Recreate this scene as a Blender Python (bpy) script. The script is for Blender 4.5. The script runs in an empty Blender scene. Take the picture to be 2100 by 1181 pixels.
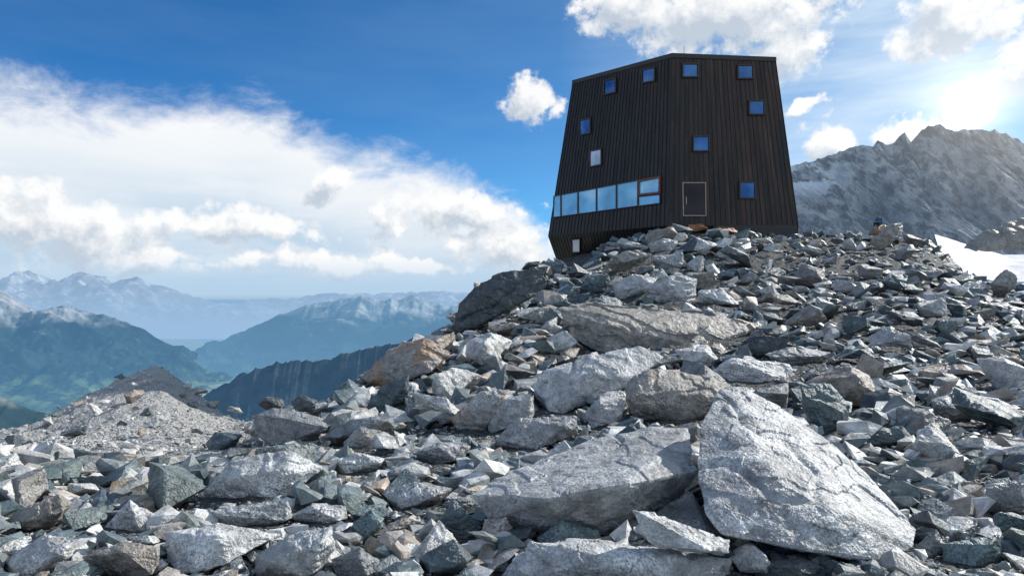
import bpy, bmesh, math, random
import numpy as np
from mathutils import Vector, Matrix
random.seed(7); rng=np.random.default_rng(7)
S=bpy.context.scene; C=S.collection
F=1400.0; CX=1050.0; CY=590.0
def P(px,py,d): return Vector(((px-CX)/F*d, d, (CY-py)/F*d))
# ---------------------------------------------------------------- noise
_perm=np.random.default_rng(3).permutation(256); _perm=np.concatenate([_perm,_perm,_perm])
_val=np.random.default_rng(5).random(256)
def vn(x,y,z):
    xi=np.floor(x).astype(int); yi=np.floor(y).astype(int); zi=np.floor(z).astype(int)
    xf=x-xi; yf=y-yi; zf=z-zi
    xf=xf*xf*(3-2*xf); yf=yf*yf*(3-2*yf); zf=zf*zf*(3-2*zf)
    xi&=255; yi&=255; zi&=255
    def h(a,b,c): return _val[_perm[_perm[_perm[a&255]+(b&255)]+(c&255)]]
    def L(a,b,t): return a+(b-a)*t
    return L(L(L(h(xi,yi,zi),h(xi+1,yi,zi),xf),L(h(xi,yi+1,zi),h(xi+1,yi+1,zi),xf),yf),
             L(L(h(xi,yi,zi+1),h(xi+1,yi,zi+1),xf),L(h(xi,yi+1,zi+1),h(xi+1,yi+1,zi+1),xf),yf),zf)*2-1
def fbm(x,y,z,o=5,g=.5):
    s=0;a=1;n=0
    for i in range(o):
        s=s+a*vn(x+17.3*i,y+5.1*i,z+9.7*i); n+=a; a*=g; x=x*2.03;y=y*2.03;z=z*2.03
    return s/n
def rfbm(x,y,z,o=5,g=.5):
    s=0;a=1;n=0
    for i in range(o):
        s=s+a*(1-2*np.abs(vn(x+17.3*i,y+5.1*i,z+9.7*i))); n+=a; a*=g; x=x*2.03;y=y*2.03;z=z*2.03
    return s/n
# ---------------------------------------------------------------- node helper
class G:
    def __init__(s,nt): s.nt=nt
    def n(s,t,**kw):
        x=s.nt.nodes.new(t)
        for k,v in kw.items(): setattr(x,k,v)
        return x
    def put(s,sock,v):
        if v is None: return
        if isinstance(v,bpy.types.NodeSocket): s.nt.links.new(v,sock)
        else:
            if isinstance(v,(tuple,list)) and len(v)==3 and sock.type=='RGBA': v=(*v,1)
            sock.default_value=v
    def m(s,op,a,b=None,c=None,clamp=False):
        x=s.n('ShaderNodeMath',operation=op,use_clamp=clamp)
        s.put(x.inputs[0],a); s.put(x.inputs[1],b); s.put(x.inputs[2],c); return x.outputs[0]
    def v(s,op,a,b=None):
        x=s.n('ShaderNodeVectorMath',operation=op); s.put(x.inputs[0],a)
        if op=='SCALE': s.put(x.inputs[3],b)
        else: s.put(x.inputs[1],b)
        return x.outputs['Value'] if op in('LENGTH','DOT_PRODUCT') else x.outputs[0]
    def noise(s,vec,sc,det=4,ro=.5,col=False,dist=0):
        x=s.n('ShaderNodeTexNoise'); s.put(x.inputs['Vector'],vec); x.inputs['Scale'].default_value=sc
        x.inputs['Detail'].default_value=det; x.inputs['Roughness'].default_value=ro; x.inputs['Distortion'].default_value=dist
        return x.outputs['Color' if col else 'Fac']
    def mr(s,v,a,b,c=0,d=1,smooth=False):
        x=s.n('ShaderNodeMapRange'); x.interpolation_type='SMOOTHSTEP' if smooth else 'LINEAR'
        s.put(x.inputs[0],v); s.put(x.inputs[1],a); s.put(x.inputs[2],b); s.put(x.inputs[3],c); s.put(x.inputs[4],d); return x.outputs[0]
    def mix(s,f,a,b,mode='MIX'):
        x=s.n('ShaderNodeMix',data_type='RGBA',blend_type=mode); s.put(x.inputs[0],f); s.put(x.inputs[6],a); s.put(x.inputs[7],b); return x.outputs[2]
    def ramp(s,f,pts,interp='LINEAR'):
        x=s.n('ShaderNodeValToRGB'); s.put(x.inputs[0],f); r=x.color_ramp; r.interpolation=interp
        while len(r.elements)<len(pts): r.elements.new(.5)
        for e,(p,c) in zip(r.elements,pts): e.position=p; e.color=(*c,1)
        return x.outputs[0]
    def sep(s,v):
        x=s.n('ShaderNodeSeparateXYZ'); s.put(x.inputs[0],v); return x.outputs
    def comb(s,a,b,c):
        x=s.n('ShaderNodeCombineXYZ'); s.put(x.inputs[0],a); s.put(x.inputs[1],b); s.put(x.inputs[2],c); return x.outputs[0]
def new_mat(name):
    m=bpy.data.materials.new(name); m.use_nodes=True; nt=m.node_tree
    return m,G(nt),nt.nodes['Principled BSDF'],nt.nodes['Material Output']
def plain(name,col,rough=.6,metal=0,spec=.5):
    m,g,b,o=new_mat(name); geo=g.n('ShaderNodeNewGeometry')
    n=g.noise(geo.outputs['Position'],6,5,.6)
    c=g.mix(g.mr(n,.3,.7,0,1),tuple(x*.8 for x in col),tuple(min(1,x*1.15) for x in col))
    g.put(b.inputs['Base Color'],c); b.inputs['Roughness'].default_value=rough; b.inputs['Metallic'].default_value=metal
    b.inputs['Specular IOR Level'].default_value=spec
    return m
def bump(g,h,st,dist,nrm=None):
    b=g.n('ShaderNodeBump'); b.inputs['Strength'].default_value=st; b.inputs['Distance'].default_value=dist
    g.put(b.inputs['Height'],h)
    if nrm is not None: g.put(b.inputs['Normal'],nrm)
    return b.outputs[0]
def rock_mat(name,stops,rust=0.0,lite=False,rough=.48):
    m,g,b,o=new_mat(name)
    geo=g.n('ShaderNodeNewGeometry'); pos=geo.outputs['Position']
    oi=g.n('ShaderNodeObjectInfo'); at=g.n('ShaderNodeAttribute',attribute_name='rnd')
    r=g.m('FRACT',g.m('ADD',oi.outputs['Random'],at.outputs['Fac']))
    col=g.ramp(r,stops)
    pr=g.v('ADD',pos,g.comb(g.m('MULTIPLY',r,50),0,0))
    n2=g.noise(pr,7,5,.68)
    val=g.mr(n2,.33,.68,.55,1.38)
    if not lite:
        n1=g.noise(g.v('MULTIPLY',pr,(1,1,1.8)),1.7,4,.6); val=g.m('MULTIPLY',val,g.mr(n1,.36,.64,.6,1.3))
        n3=g.noise(pr,60,3,.7); val=g.m('MULTIPLY',val,g.mr(n3,.42,.58,g.mr(n1,.4,.6,.85,.45),1.12))
    vc=g.comb(val,val,val)
    col=g.mix(1,col,vc,'MULTIPLY')
    col=g.mix(g.mr(n2,.60,.72,0,.45),col,(.61,.62,.61))
    if not lite:
        v=g.n('ShaderNodeTexVoronoi'); g.put(v.inputs['Vector'],pr); v.inputs['Scale'].default_value=22
        sp=g.m('MULTIPLY',g.mr(v.outputs['Distance'],.12,.28,1,0),g.mr(n1,.52,.60,0,.85))
        col=g.mix(sp,col,(.035,.038,.04))
        if rust>0: col=g.mix(g.mr(g.noise(pr,1.3,5,.65),.62-rust*.3,.76-rust*.3,0,.75),col,(.42,.23,.10))
    g.put(b.inputs['Base Color'],col); g.put(b.inputs['Roughness'],g.mr(n2,.3,.7,rough+.12,rough-.1)); b.inputs['Specular IOR Level'].default_value=.65
    if lite: nb=bump(g,n2,.8,.05)
    else: nb=bump(g,n2,.85,.07); nb=bump(g,n3,.5,.008,nb)
    g.put(b.inputs['Normal'],nb); return m
W=(.66,.66,.64); LG=(.46,.47,.465); MG=(.26,.275,.28); BG=(.12,.165,.185); GG=(.135,.18,.175); DK=(.055,.068,.078); BR=(.42,.34,.26)
mixed=[(0,DK),(.10,BG),(.28,GG),(.38,MG),(.52,BR),(.60,LG),(.82,W)]
M_mix=rock_mat('mixed_rock',mixed)
M_rub=rock_mat('rubble_rock',[(0,DK),(.2,BG),(.38,GG),(.54,MG),(.66,BR),(.74,LG),(.92,W)],lite=True)
M_pale=rock_mat('pale_granite',[(0,(.50,.51,.51)),(1,(.60,.605,.60))])
M_white=rock_mat('white_granite',[(0,(.70,.705,.69)),(1,(.74,.745,.73))],rough=.55)
M_grey=rock_mat('grey_gneiss',[(0,(.32,.335,.345)),(1,(.46,.47,.47))])
M_blue=rock_mat('blue_green_schist',[(0,BG),(1,(.17,.235,.24))])
M_rust=rock_mat('rust_stained_rock',[(0,(.36,.34,.31)),(1,LG)],rust=.58)
M_brown=rock_mat('brown_grey_rock',[(0,(.38,.345,.30)),(1,(.44,.41,.37))],rust=.1)
M_dark=rock_mat('dark_rock',[(0,(.07,.085,.095)),(1,(.12,.14,.15))])
M_orange=rock_mat('orange_rock',[(0,(.36,.13,.055)),(1,(.44,.18,.08))])
RM=dict(mix=M_mix,pale=M_pale,grey=M_grey,blue=M_blue,rust=M_rust,brown=M_brown,dark=M_dark,white=M_white,orange=M_orange)
# ---------------------------------------------------------------- object helpers
def link(o,parent=None):
    C.objects.link(o)
    if parent is not None: o.parent=parent
    return o
def tag(o,label,cat,group=None,kind=None):
    if label:o['label']=label
    if cat:o['category']=cat
    if group:o['group']=group
    if kind:o['kind']=kind
    return o
def mesh_obj(name,verts,faces,mat,parent=None,smooth=False):
    me=bpy.data.meshes.new(name); me.from_pydata([tuple(v) for v in verts],[],faces); me.update()
    if mat: me.materials.append(mat)
    if smooth: me.polygons.foreach_set('use_smooth',[True]*len(me.polygons))
    return link(bpy.data.objects.new(name,me),parent)
def grid_obj(name,V,nu,nv,mat,smooth=True):
    me=bpy.data.meshes.new(name)
    i=np.arange(nu-1)[:,None]*nv+np.arange(nv-1)[None,:]
    q=np.stack([i,i+nv,i+nv+1,i+1],-1).reshape(-1,4)
    me.vertices.add(len(V)); me.vertices.foreach_set('co',V.astype(np.float32).ravel())
    me.loops.add(q.size); me.loops.foreach_set('vertex_index',q.ravel().astype(np.int32))
    me.polygons.add(len(q)); me.polygons.foreach_set('loop_start',(np.arange(len(q))*4).astype(np.int32))
    me.update(calc_edges=True); me.validate()
    me.polygons.foreach_set('use_smooth',[smooth]*len(me.polygons)); me.materials.append(mat)
    o=link(bpy.data.objects.new(name,me)); o['kind']='structure'; return o
# ---------------------------------------------------------------- terrain function
cols={
-900:[(6,1010),(12,960),(25,940),(35,950)],
-300:[(6,1008),(12,960),(20,935),(32,925)],
0:[(6,1005),(10,965),(16,935),(26,895),(30,885)],
100:[(6,1005),(10,962),(16,925),(28,868),(34,845)],
170:[(6,1005),(10,960),(16,918),(28,845),(37,805)],
240:[(6,1005),(10,957),(16,912),(28,825),(40,772)],
300:[(6,1005),(10,956),(16,910),(28,820),(42,752)],
320:[(6,1005),(10,955),(16,909),(28,819),(42,742)],
340:[(6,1004),(10,952),(16,908),(28,821),(42,752)],
370:[(6,1003),(10,947),(16,906),(28,828),(42,775)],
410:[(6,1001),(10,943),(16,903),(28,843),(40,806)],
450:[(6,1000),(10,940),(16,900),(28,855),(38,830)],
490:[(6,995),(10,930),(16,892),(26,862),(32,850)],
540:[(6,990),(9,928),(13,888),(20,870),(24,864)],
620:[(6,990),(9,915),(12,868),(13.5,860)],
740:[(6,985),(9,900),(12,840),(15,803),(17,795)],
850:[(6,980),(9,890),(12,825),(16,770),(22,715),(25,702)],
925:[(6,980),(9,885),(12,815),(16,762),(22,715),(30,678)],
960:[(6,980),(9,880),(12,812),(16,755),(22,705),(30,645),(33,615)],
1050:[(6,980),(9,875),(12,810),(18,712),(25,650),(34,585),(40,558)],
1140:[(6,975),(9,870),(12,800),(18,705),(25,645),(34,578),(42,550),(54,535)],
1250:[(6,972),(9,865),(12,798),(18,700),(25,630),(34,562),(42,522),(50,513),(62,505)],
1370:[(6,970),(9,860),(12,790),(18,690),(25,615),(32,552),(38,507),(43,478),(60,482)],
1500:[(6,970),(9,855),(12,782),(18,685),(25,612),(32,554),(38,512),(43,485),(60,486)],
1640:[(6,970),(9,850),(12,775),(18,680),(25,610),(32,557),(40,507),(46,490),(60,490)],
1800:[(6,970),(9,845),(12,770),(18,665),(24,600),(32,547),(42,507),(52,483)],
1880:[(6,970),(9,845),(12,770),(18,668),(24,605),(32,552),(42,512),(50,490)],
1930:[(6,970),(9,845),(12,772),(18,675),(24,612),(32,567),(42,532),(48,522)],
1980:[(6,970),(9,848),(12,775),(18,685),(24,628),(32,596),(40,584)],
2100:[(6,970),(9,850),(12,782),(18,700),(24,650),(32,616),(38,604)],
2500:[(6,970),(9,860),(12,800),(18,730),(30,660),(38,640)],
3200:[(6,980),(9,880),(12,830),(18,770),(30,700),(38,680)]}
KD=260; LD=np.linspace(math.log(.4),math.log(420),KD); PXG=np.linspace(-900,3200,420)
Z=[];cp=sorted(cols)
for c in cp:
    pr=cols[c]; d=[.4,3.2]+[p[0] for p in pr]; z=[-1.62,-1.66]+[(CY-p[1])/F*p[0] for p in pr]
    last=d[-1]; zl=z[-1]; sl=.95 if c<1100 else (.35 if c<1700 else .5)
    d+= [last*1.12,last+60,420]; z+=[zl-sl*last*.12*.5,zl-sl*60,zl-sl*(60 if c>1100 else 300)]
    Z.append(np.interp(LD,np.log(d),z))
Z=np.array(Z); T=np.array([np.interp(PXG,cp,Z[:,k]) for k in range(KD)]).T
k=np.array([.05,.2,.5,.2,.05])
T=np.apply_along_axis(lambda a:np.convolve(np.pad(a,2,mode='edge'),k,'valid'),0,T)
T=np.apply_along_axis(lambda a:np.convolve(np.pad(a,1,mode='edge'),[.25,.5,.25],'valid'),1,T)
def H(x,y):
    x=np.asarray(x,float); y=np.maximum(np.asarray(y,float),.4)
    px=CX+F*x/y; a=np.clip((px-PXG[0])/(PXG[1]-PXG[0]),0,len(PXG)-1.001)
    b=np.clip((np.log(y)-LD[0])/(LD[1]-LD[0]),0,KD-1.001)
    i=a.astype(int); j=b.astype(int); a=a-i; b=b-j
    z=(T[i,j]*(1-a)+T[i+1,j]*a)*(1-b)+(T[i,j+1]*(1-a)+T[i+1,j+1]*a)*b
    s=np.clip(y/12,.25,1.5)
    return z+s*(.16*fbm(x*.35,y*.35,x*0+3,4)+.06*fbm(x*1.7,y*1.7,x*0+8,4))
_dd=np.exp(np.linspace(math.log(2.2),math.log(75),700))
def ground_depth(px,py,d0=2.2):
    zz=(CY-py)/F*_dd; h=H((px-CX)/F*_dd,_dd); k=np.nonzero((zz<=h)&(_dd>=d0))[0]
    return float(_dd[k[0]]) if len(k) else None
nu,nv=520,420
pxs=np.linspace(-900,3200,nu); ds=np.exp(np.linspace(math.log(.5),math.log(400),nv))
PX,D=np.meshgrid(pxs,ds,indexing='ij'); X=(PX-CX)/F*D
z=H(X,D)+np.clip(D/10,.15,2)*.05*fbm(X*4,D*4,X*0,3)
m,g,b,o=new_mat('gravel_ground'); pos=g.n('ShaderNodeNewGeometry').outputs['Position']
v=g.n('ShaderNodeTexVoronoi'); g.put(v.inputs['Vector'],pos); v.inputs['Scale'].default_value=7
v2=g.n('ShaderNodeTexVoronoi'); g.put(v2.inputs['Vector'],pos); v2.inputs['Scale'].default_value=22
cc=g.mix(g.sep(v2.outputs['Color'])[0],(.015,.02,.023),(.15,.16,.16)); cc=g.mix(.5,cc,g.mix(g.sep(v.outputs['Color'])[1],(.012,.016,.018),(.11,.115,.115)))
ps=g.sep(pos); far=g.m('MULTIPLY',g.mr(g.m('DIVIDE',ps[0],ps[1]),-.34,-.42),g.mr(ps[1],8,12))
nn=g.noise(pos,.5,5,.6)
cc=g.mix(g.m('MULTIPLY',far,g.mr(nn,.3,.7,.7,1)),cc,g.mix(g.sep(v2.outputs['Color'])[0],(.40,.40,.385),(.66,.655,.63)))
g.put(b.inputs['Base Color'],cc); b.inputs['Roughness'].default_value=.8
nb=bump(g,g.m('SUBTRACT',1,v.outputs['Distance']),.9,.12); nb=bump(g,g.m('SUBTRACT',1,v2.outputs['Distance']),.9,.05,nb); g.put(b.inputs['Normal'],nb); M_ground=m
ter=grid_obj('hillside_ground',np.stack([X,D,z],-1).reshape(-1,3),nu,nv,M_ground,False)
# ---------------------------------------------------------------- mountains
def haze_mat(name,colfn,haze_col,haze,zr,lowhaze=.0,bumpd=0,bscale=1,sun_glow_x=None):  # aerial haze painted into the surface as a fixed emission mix
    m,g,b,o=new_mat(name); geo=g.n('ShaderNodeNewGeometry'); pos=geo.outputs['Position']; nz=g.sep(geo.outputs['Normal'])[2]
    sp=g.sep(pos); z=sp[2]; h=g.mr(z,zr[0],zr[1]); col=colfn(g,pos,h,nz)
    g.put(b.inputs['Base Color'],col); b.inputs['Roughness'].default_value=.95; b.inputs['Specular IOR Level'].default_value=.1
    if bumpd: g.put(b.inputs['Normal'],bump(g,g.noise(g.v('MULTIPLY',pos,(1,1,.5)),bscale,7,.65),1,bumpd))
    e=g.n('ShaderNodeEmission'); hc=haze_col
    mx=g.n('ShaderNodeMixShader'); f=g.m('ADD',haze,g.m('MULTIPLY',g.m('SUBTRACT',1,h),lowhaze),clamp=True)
    if sun_glow_x:
        k=g.m('MULTIPLY',g.mr(sp[0],sun_glow_x[0],sun_glow_x[1],smooth=True),g.mr(z,15,110)); hc=g.mix(k,haze_col,(.84,.80,.76)); f=g.m('ADD',f,g.m('MULTIPLY',k,.18))  # warm glow near the sun painted into the cliff's haze by position
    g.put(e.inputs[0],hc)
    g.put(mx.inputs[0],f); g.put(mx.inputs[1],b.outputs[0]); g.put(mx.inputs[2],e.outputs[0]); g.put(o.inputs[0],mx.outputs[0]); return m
def mountain(name,crest,dc,df,zf,mat,nx=420,nt=160,seed=0,amp=200,L=1500,jag=20,power=1.0,vert=1.0,smooth=True,back=.25,rg=.52,yk=.9,flute=0,fL=10):
    cx=np.array([c[0] for c in crest],float); cy=np.array([c[1] for c in crest],float)
    px=np.linspace(cx[0],cx[-1],nx); py=np.interp(px,cx,cy)
    t=np.concatenate([np.linspace(-back,0,12)[:-1],np.linspace(0,1,nt)]); n2=len(t)
    PXm,Tm=np.meshgrid(px,t,indexing='ij'); zc=(CY-py)/F*dc
    xc=(px-CX)/F*dc; zc=zc+jag*rfbm(xc/L*6+seed,xc*0+seed,xc*0,5,.6)
    zc=zc[:,None]
    tf=np.clip(Tm,0,1); Y=dc+(df-dc)*Tm; s=tf**power
    zz=zc*(1-s)+zf*s
    zz=np.where(Tm<0,zc+(zf-zc)*(-Tm)*1.2,zz)
    X=(PXm-CX)/F*(dc+(df-dc)*Tm*.6)
    env=np.sqrt(np.clip(tf*4,0,1))*np.clip((1-tf)*3,0,1)
    wx=.35*fbm(X/L*.8+5,Y/L*.8,X*0+seed,3)
    rn=rfbm(X/L+seed+wx,Y/L/vert+seed*1.7-wx,X*0+seed,7,rg)
    zz=zz+amp*env*(rn-.25)
    if vert>2:
        Y=Y-env*amp*yk*rfbm(X/L*1.5+seed+.3*zz/L,zz/L/vert,X*0,7,.52)
        if flute: Y=Y-env*flute*rfbm(X/fL+.55*zz/fL+1.2*fbm(X/40,zz/40,X*0,2),zz/fL/9,X*0+3,5,.6)
    return grid_obj(name,np.stack([X,Y,zz],-1).reshape(-1,3),nx,n2,mat,smooth)
def c_rock(g,pos,h,nz):
    n=g.noise(pos,.0009,8,.65); c=g.mix(g.mr(n,.35,.65),(.12,.13,.15),(.40,.40,.40))
    return g.mix(g.mr(g.noise(pos,.0016,6,.6),.54,.62,0,.7),c,(.8,.82,.85))
def c_forest(g,pos,h,nz):
    n=g.noise(pos,.0012,8,.6); n2=g.noise(pos,.004,6,.6)
    c=g.mix(g.mr(n,.4,.6),(.014,.034,.040),(.040,.068,.058))
    c=g.mix(g.mr(n2,.60,.66,0,.6),c,(.14,.18,.11))
    rock=g.mix(g.mr(n2,.35,.65),(.24,.24,.24),(.62,.62,.60))
    hh=g.m('ADD',h,g.m('MULTIPLY',g.m('SUBTRACT',n,.5),.7))
    c=g.mix(g.mr(hh,.64,.80),c,rock)
    return g.mix(g.mr(hh,.06,.21,.8,0),c,g.mix(g.mr(n2,.45,.55),(.24,.34,.14),(.05,.09,.05)))
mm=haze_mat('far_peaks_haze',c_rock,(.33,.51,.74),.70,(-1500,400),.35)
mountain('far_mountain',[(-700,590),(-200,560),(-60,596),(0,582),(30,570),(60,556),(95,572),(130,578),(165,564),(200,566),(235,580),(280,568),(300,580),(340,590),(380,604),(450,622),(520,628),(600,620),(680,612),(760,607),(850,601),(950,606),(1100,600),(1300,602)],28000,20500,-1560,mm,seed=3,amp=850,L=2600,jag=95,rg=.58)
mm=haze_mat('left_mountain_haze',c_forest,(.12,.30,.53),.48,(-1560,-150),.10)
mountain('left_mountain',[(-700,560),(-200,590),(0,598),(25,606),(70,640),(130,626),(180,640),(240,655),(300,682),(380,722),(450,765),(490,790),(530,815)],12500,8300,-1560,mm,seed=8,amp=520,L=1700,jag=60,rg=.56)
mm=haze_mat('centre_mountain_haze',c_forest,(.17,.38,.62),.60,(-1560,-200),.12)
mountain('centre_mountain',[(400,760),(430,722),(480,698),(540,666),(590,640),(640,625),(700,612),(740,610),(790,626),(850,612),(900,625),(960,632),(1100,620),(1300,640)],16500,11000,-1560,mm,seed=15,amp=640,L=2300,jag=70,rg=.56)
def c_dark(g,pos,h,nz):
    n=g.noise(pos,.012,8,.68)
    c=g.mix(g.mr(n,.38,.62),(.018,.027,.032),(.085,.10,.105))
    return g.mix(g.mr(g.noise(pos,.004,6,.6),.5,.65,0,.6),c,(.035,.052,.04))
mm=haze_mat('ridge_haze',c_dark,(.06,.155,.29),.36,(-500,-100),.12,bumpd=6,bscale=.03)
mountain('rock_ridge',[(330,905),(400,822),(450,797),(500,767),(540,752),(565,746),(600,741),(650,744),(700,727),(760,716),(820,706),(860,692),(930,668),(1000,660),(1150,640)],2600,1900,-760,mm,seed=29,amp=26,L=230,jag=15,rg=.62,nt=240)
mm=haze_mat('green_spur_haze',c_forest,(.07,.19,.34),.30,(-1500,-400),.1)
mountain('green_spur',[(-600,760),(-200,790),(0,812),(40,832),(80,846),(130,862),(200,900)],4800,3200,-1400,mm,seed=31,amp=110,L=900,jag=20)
m,g,b,o=new_mat('valley_floor_haze'); pos=g.n('ShaderNodeNewGeometry').outputs['Position']
v=g.n('ShaderNodeTexVoronoi'); g.put(v.inputs['Vector'],pos); v.inputs['Scale'].default_value=.004
c=g.mix(g.sep(v.outputs['Color'])[0],(.12,.20,.08),(.34,.42,.20)); c=g.mix(g.mr(g.noise(pos,.0015,6),.54,.62),c,(.03,.06,.03))
bd=g.n('ShaderNodeTexVoronoi'); g.put(bd.inputs['Vector'],pos); bd.inputs['Scale'].default_value=.02
c=g.mix(g.m('MULTIPLY',g.mr(bd.outputs['Distance'],.15,.3,1,0),g.mr(g.noise(pos,.001,3),.48,.54)),c,(.7,.6,.55))
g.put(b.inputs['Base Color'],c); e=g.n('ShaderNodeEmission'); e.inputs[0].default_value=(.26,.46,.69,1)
mx=g.n('ShaderNodeMixShader'); g.put(mx.inputs[0],g.mr(g.sep(pos)[1],6000,22000,.28,.99)); g.put(mx.inputs[1],b.outputs[0]); g.put(mx.inputs[2],e.outputs[0]); g.put(o.inputs[0],mx.outputs[0])  # valley haze painted on as emission, stronger with distance
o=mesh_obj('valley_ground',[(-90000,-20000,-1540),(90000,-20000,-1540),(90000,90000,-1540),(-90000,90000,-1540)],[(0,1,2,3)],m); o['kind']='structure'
def c_cliff(g,pos,h,nz):
    n=g.noise(g.v('MULTIPLY',pos,(1,.6,.4)),.05,9,.66,dist=.6)
    tilt=g.sep(pos); n2=g.noise(g.comb(g.m('ADD',tilt[0],g.m('MULTIPLY',tilt[2],.45)),tilt[1],g.m('MULTIPLY',tilt[2],.10)),.17,7,.7)
    c=g.mix(g.mr(n,.36,.64),(.24,.27,.30),(.68,.66,.62)); c=g.mix(g.mr(n2,.44,.58),c,g.mix(.8,c,(.05,.06,.075)))
    sn=g.m('MULTIPLY',g.mr(tilt[0],215,185),g.mr(tilt[2],48,62))
    return g.mix(g.m('MULTIPLY',sn,g.mr(g.noise(pos,.05,5,.6),.48,.52)),c,(.82,.85,.88))
mm=haze_mat('cliff_haze',c_cliff,(.27,.40,.57),.14,(0,110),.0,bumpd=3.0,bscale=.12,sun_glow_x=(190,300))
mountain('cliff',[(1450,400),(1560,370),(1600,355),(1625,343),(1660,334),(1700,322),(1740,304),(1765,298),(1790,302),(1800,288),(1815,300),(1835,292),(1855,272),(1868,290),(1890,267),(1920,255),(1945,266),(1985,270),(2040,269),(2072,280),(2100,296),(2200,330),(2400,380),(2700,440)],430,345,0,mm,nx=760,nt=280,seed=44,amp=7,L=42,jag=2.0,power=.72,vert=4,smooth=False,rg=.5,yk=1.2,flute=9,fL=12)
m_sn,g,b,o=new_mat('snow'); pos=g.n('ShaderNodeNewGeometry').outputs['Position']
sn=g.noise(pos,.25,6,.6); g.put(b.inputs['Base Color'],g.mix(g.mr(sn,.35,.65),(.42,.45,.50),(.72,.75,.80))); b.inputs['Roughness'].default_value=.7
g.put(b.inputs['Normal'],bump(g,sn,.6,.8))
u=np.linspace(0,1,80); w=np.linspace(0,1,60); U,Wv=np.meshgrid(u,w,indexing='ij')
ya=95+Wv*110; pxa=1925+28*fbm(Wv*5,Wv*0,Wv*0,3)+U*700+(1-Wv)*30; pya=640-Wv*(160-26*U*8*(U<.2)-26*1.6*(U>=.2))
zz=(CY-pya)/F*ya+.5*fbm(pxa/60,ya/9,ya*0,4)
grid_obj('snow_field',np.stack([(pxa-CX)/F*ya,ya,zz],-1).reshape(-1,3),80,60,m_sn)
# ---------------------------------------------------------------- rocks
def hull_mesh(pts,L,size,seed,disp=1.0,sm=1,cap=16000,step=1.0):
    bm=bmesh.new()
    for p in pts: bm.verts.new(p)
    r=bmesh.ops.convex_hull(bm,input=bm.verts)
    bmesh.ops.delete(bm,geom=list({e for e in r['geom_interior']+r['geom_unused'] if isinstance(e,bmesh.types.BMVert)}),context='VERTS')
    if L:
        for i in range(9):
            es=[e for e in bm.edges if e.calc_length()>L]
            if not es or len(bm.verts)>cap: break
            bmesh.ops.subdivide_edges(bm,edges=es,cuts=1); bmesh.ops.triangulate(bm,faces=bm.faces[:])
        for i in range(sm): bmesh.ops.smooth_vert(bm,verts=bm.verts,factor=.5,use_axis_x=True,use_axis_y=True,use_axis_z=True)
        bm.normal_update()
        co=np.array([v.co[:] for v in bm.verts]); no=np.array([v.normal[:] for v in bm.verts])
        q=co/size; s=seed*3.17
        a=.024*fbm(q[:,0]*1.9+s,q[:,1]*1.9,q[:,2]*1.9+s,2)+.014*rfbm(q[:,0]*3.1+s,q[:,1]*3.1+s,q[:,2]*5.5,3)
        a=a+.010*fbm(q[:,0]*14+s,q[:,1]*14,q[:,2]*20,4,.6)
        al=.5+.3*math.sin(s); lay=(q[:,2]*math.cos(al)+q[:,0]*math.sin(al)*.6)*7+1.6*fbm(q[:,0]*2+s,q[:,1]*2,q[:,2]*2,3)
        a=a+.016*((lay-np.floor(lay))>.55)*(fbm(q[:,0]*2.3+s,q[:,1]*2.3+7,q[:,2]*2.3,2)>-.05)
        st=fbm(q[:,0]*1.5+s+9,q[:,1]*1.5+q[:,2]*.8,q[:,2]*2.2,3,.35)*3.2; a=a+.028*np.floor(st)*.5*step
        cr=np.abs(fbm(q[:,0]*1.4+s+31,q[:,1]*1.4,q[:,2]*1.4+3,2,.3)); a=a-.03*np.clip(1-cr*18,0,1)
        co=co+no*(a*size*disp)[:,None]
        for v,c in zip(bm.verts,co): v.co=c
    bmesh.ops.triangulate(bm,faces=bm.faces[:]); bmesh.ops.recalc_face_normals(bm,faces=bm.faces[:])
    return bm
def bm_to_mesh(bm,name,mat):
    me=bpy.data.meshes.new(name); bm.to_mesh(me); bm.free()
    if mat: me.materials.append(mat)
    return me
heroes=[]
def inpoly(px,py,poly):
    c=False; j=len(poly)-1
    for i in range(len(poly)):
        xi,yi=poly[i]; xj,yj=poly[j]
        if (yi>py)!=(yj>py) and px<(xj-xi)*(py-yi)/(yj-yi)+xi: c=not c
        j=i
    return c
def boulder(poly,mat,label,thick=.55,d=None,name='boulder',cat='boulder',shift=.12,fs=.72,block=True):
    seed=len(bpy.data.objects)%97+1; R=random.Random(seed*13)
    cx=sum(p[0] for p in poly)/len(poly); cy=sum(p[1] for p in poly)/len(poly); yb=max(p[1] for p in poly); hp=yb-min(p[1] for p in poly)
    wp=max(p[0] for p in poly)-min(p[0] for p in poly)
    if d is None:
        d=ground_depth(cx,min(yb-hp*.08,1300)) or 30
    w=(wp*.5+hp*.5)/F*d; dep=thick*w; dm=d+dep*.4
    pts=[]
    for i,(x,y) in enumerate(poly):
        pts.append(P(x,y,dm+dep*.1*R.uniform(-1,1)))
        if i%2==seed%2:
            k=fs*R.uniform(.8,1.15); pts.append(P(cx+(x-cx)*k,cy+(y-cy)*k+shift*hp,dm-dep*R.uniform(.3,.55)))
        k=.75*R.uniform(.8,1.1); pts.append(P(cx+(x-cx)*k,cy+(y-cy)*k+.1*hp,dm+dep*R.uniform(.35,.55)))
    org=P(cx,yb,dm); pts=[p-org for p in pts]
    big=wp>300
    me=bm_to_mesh(hull_mesh(pts,max((4.2 if big else 5)/F*d,w/(90 if big else 60)),w,seed,.85,cap=26000 if big else 14000),name,RM[mat])
    o=link(bpy.data.objects.new(name,me)); o.location=org; tag(o,label,cat)
    if block: heroes.append((poly,dm))
    return o
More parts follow.
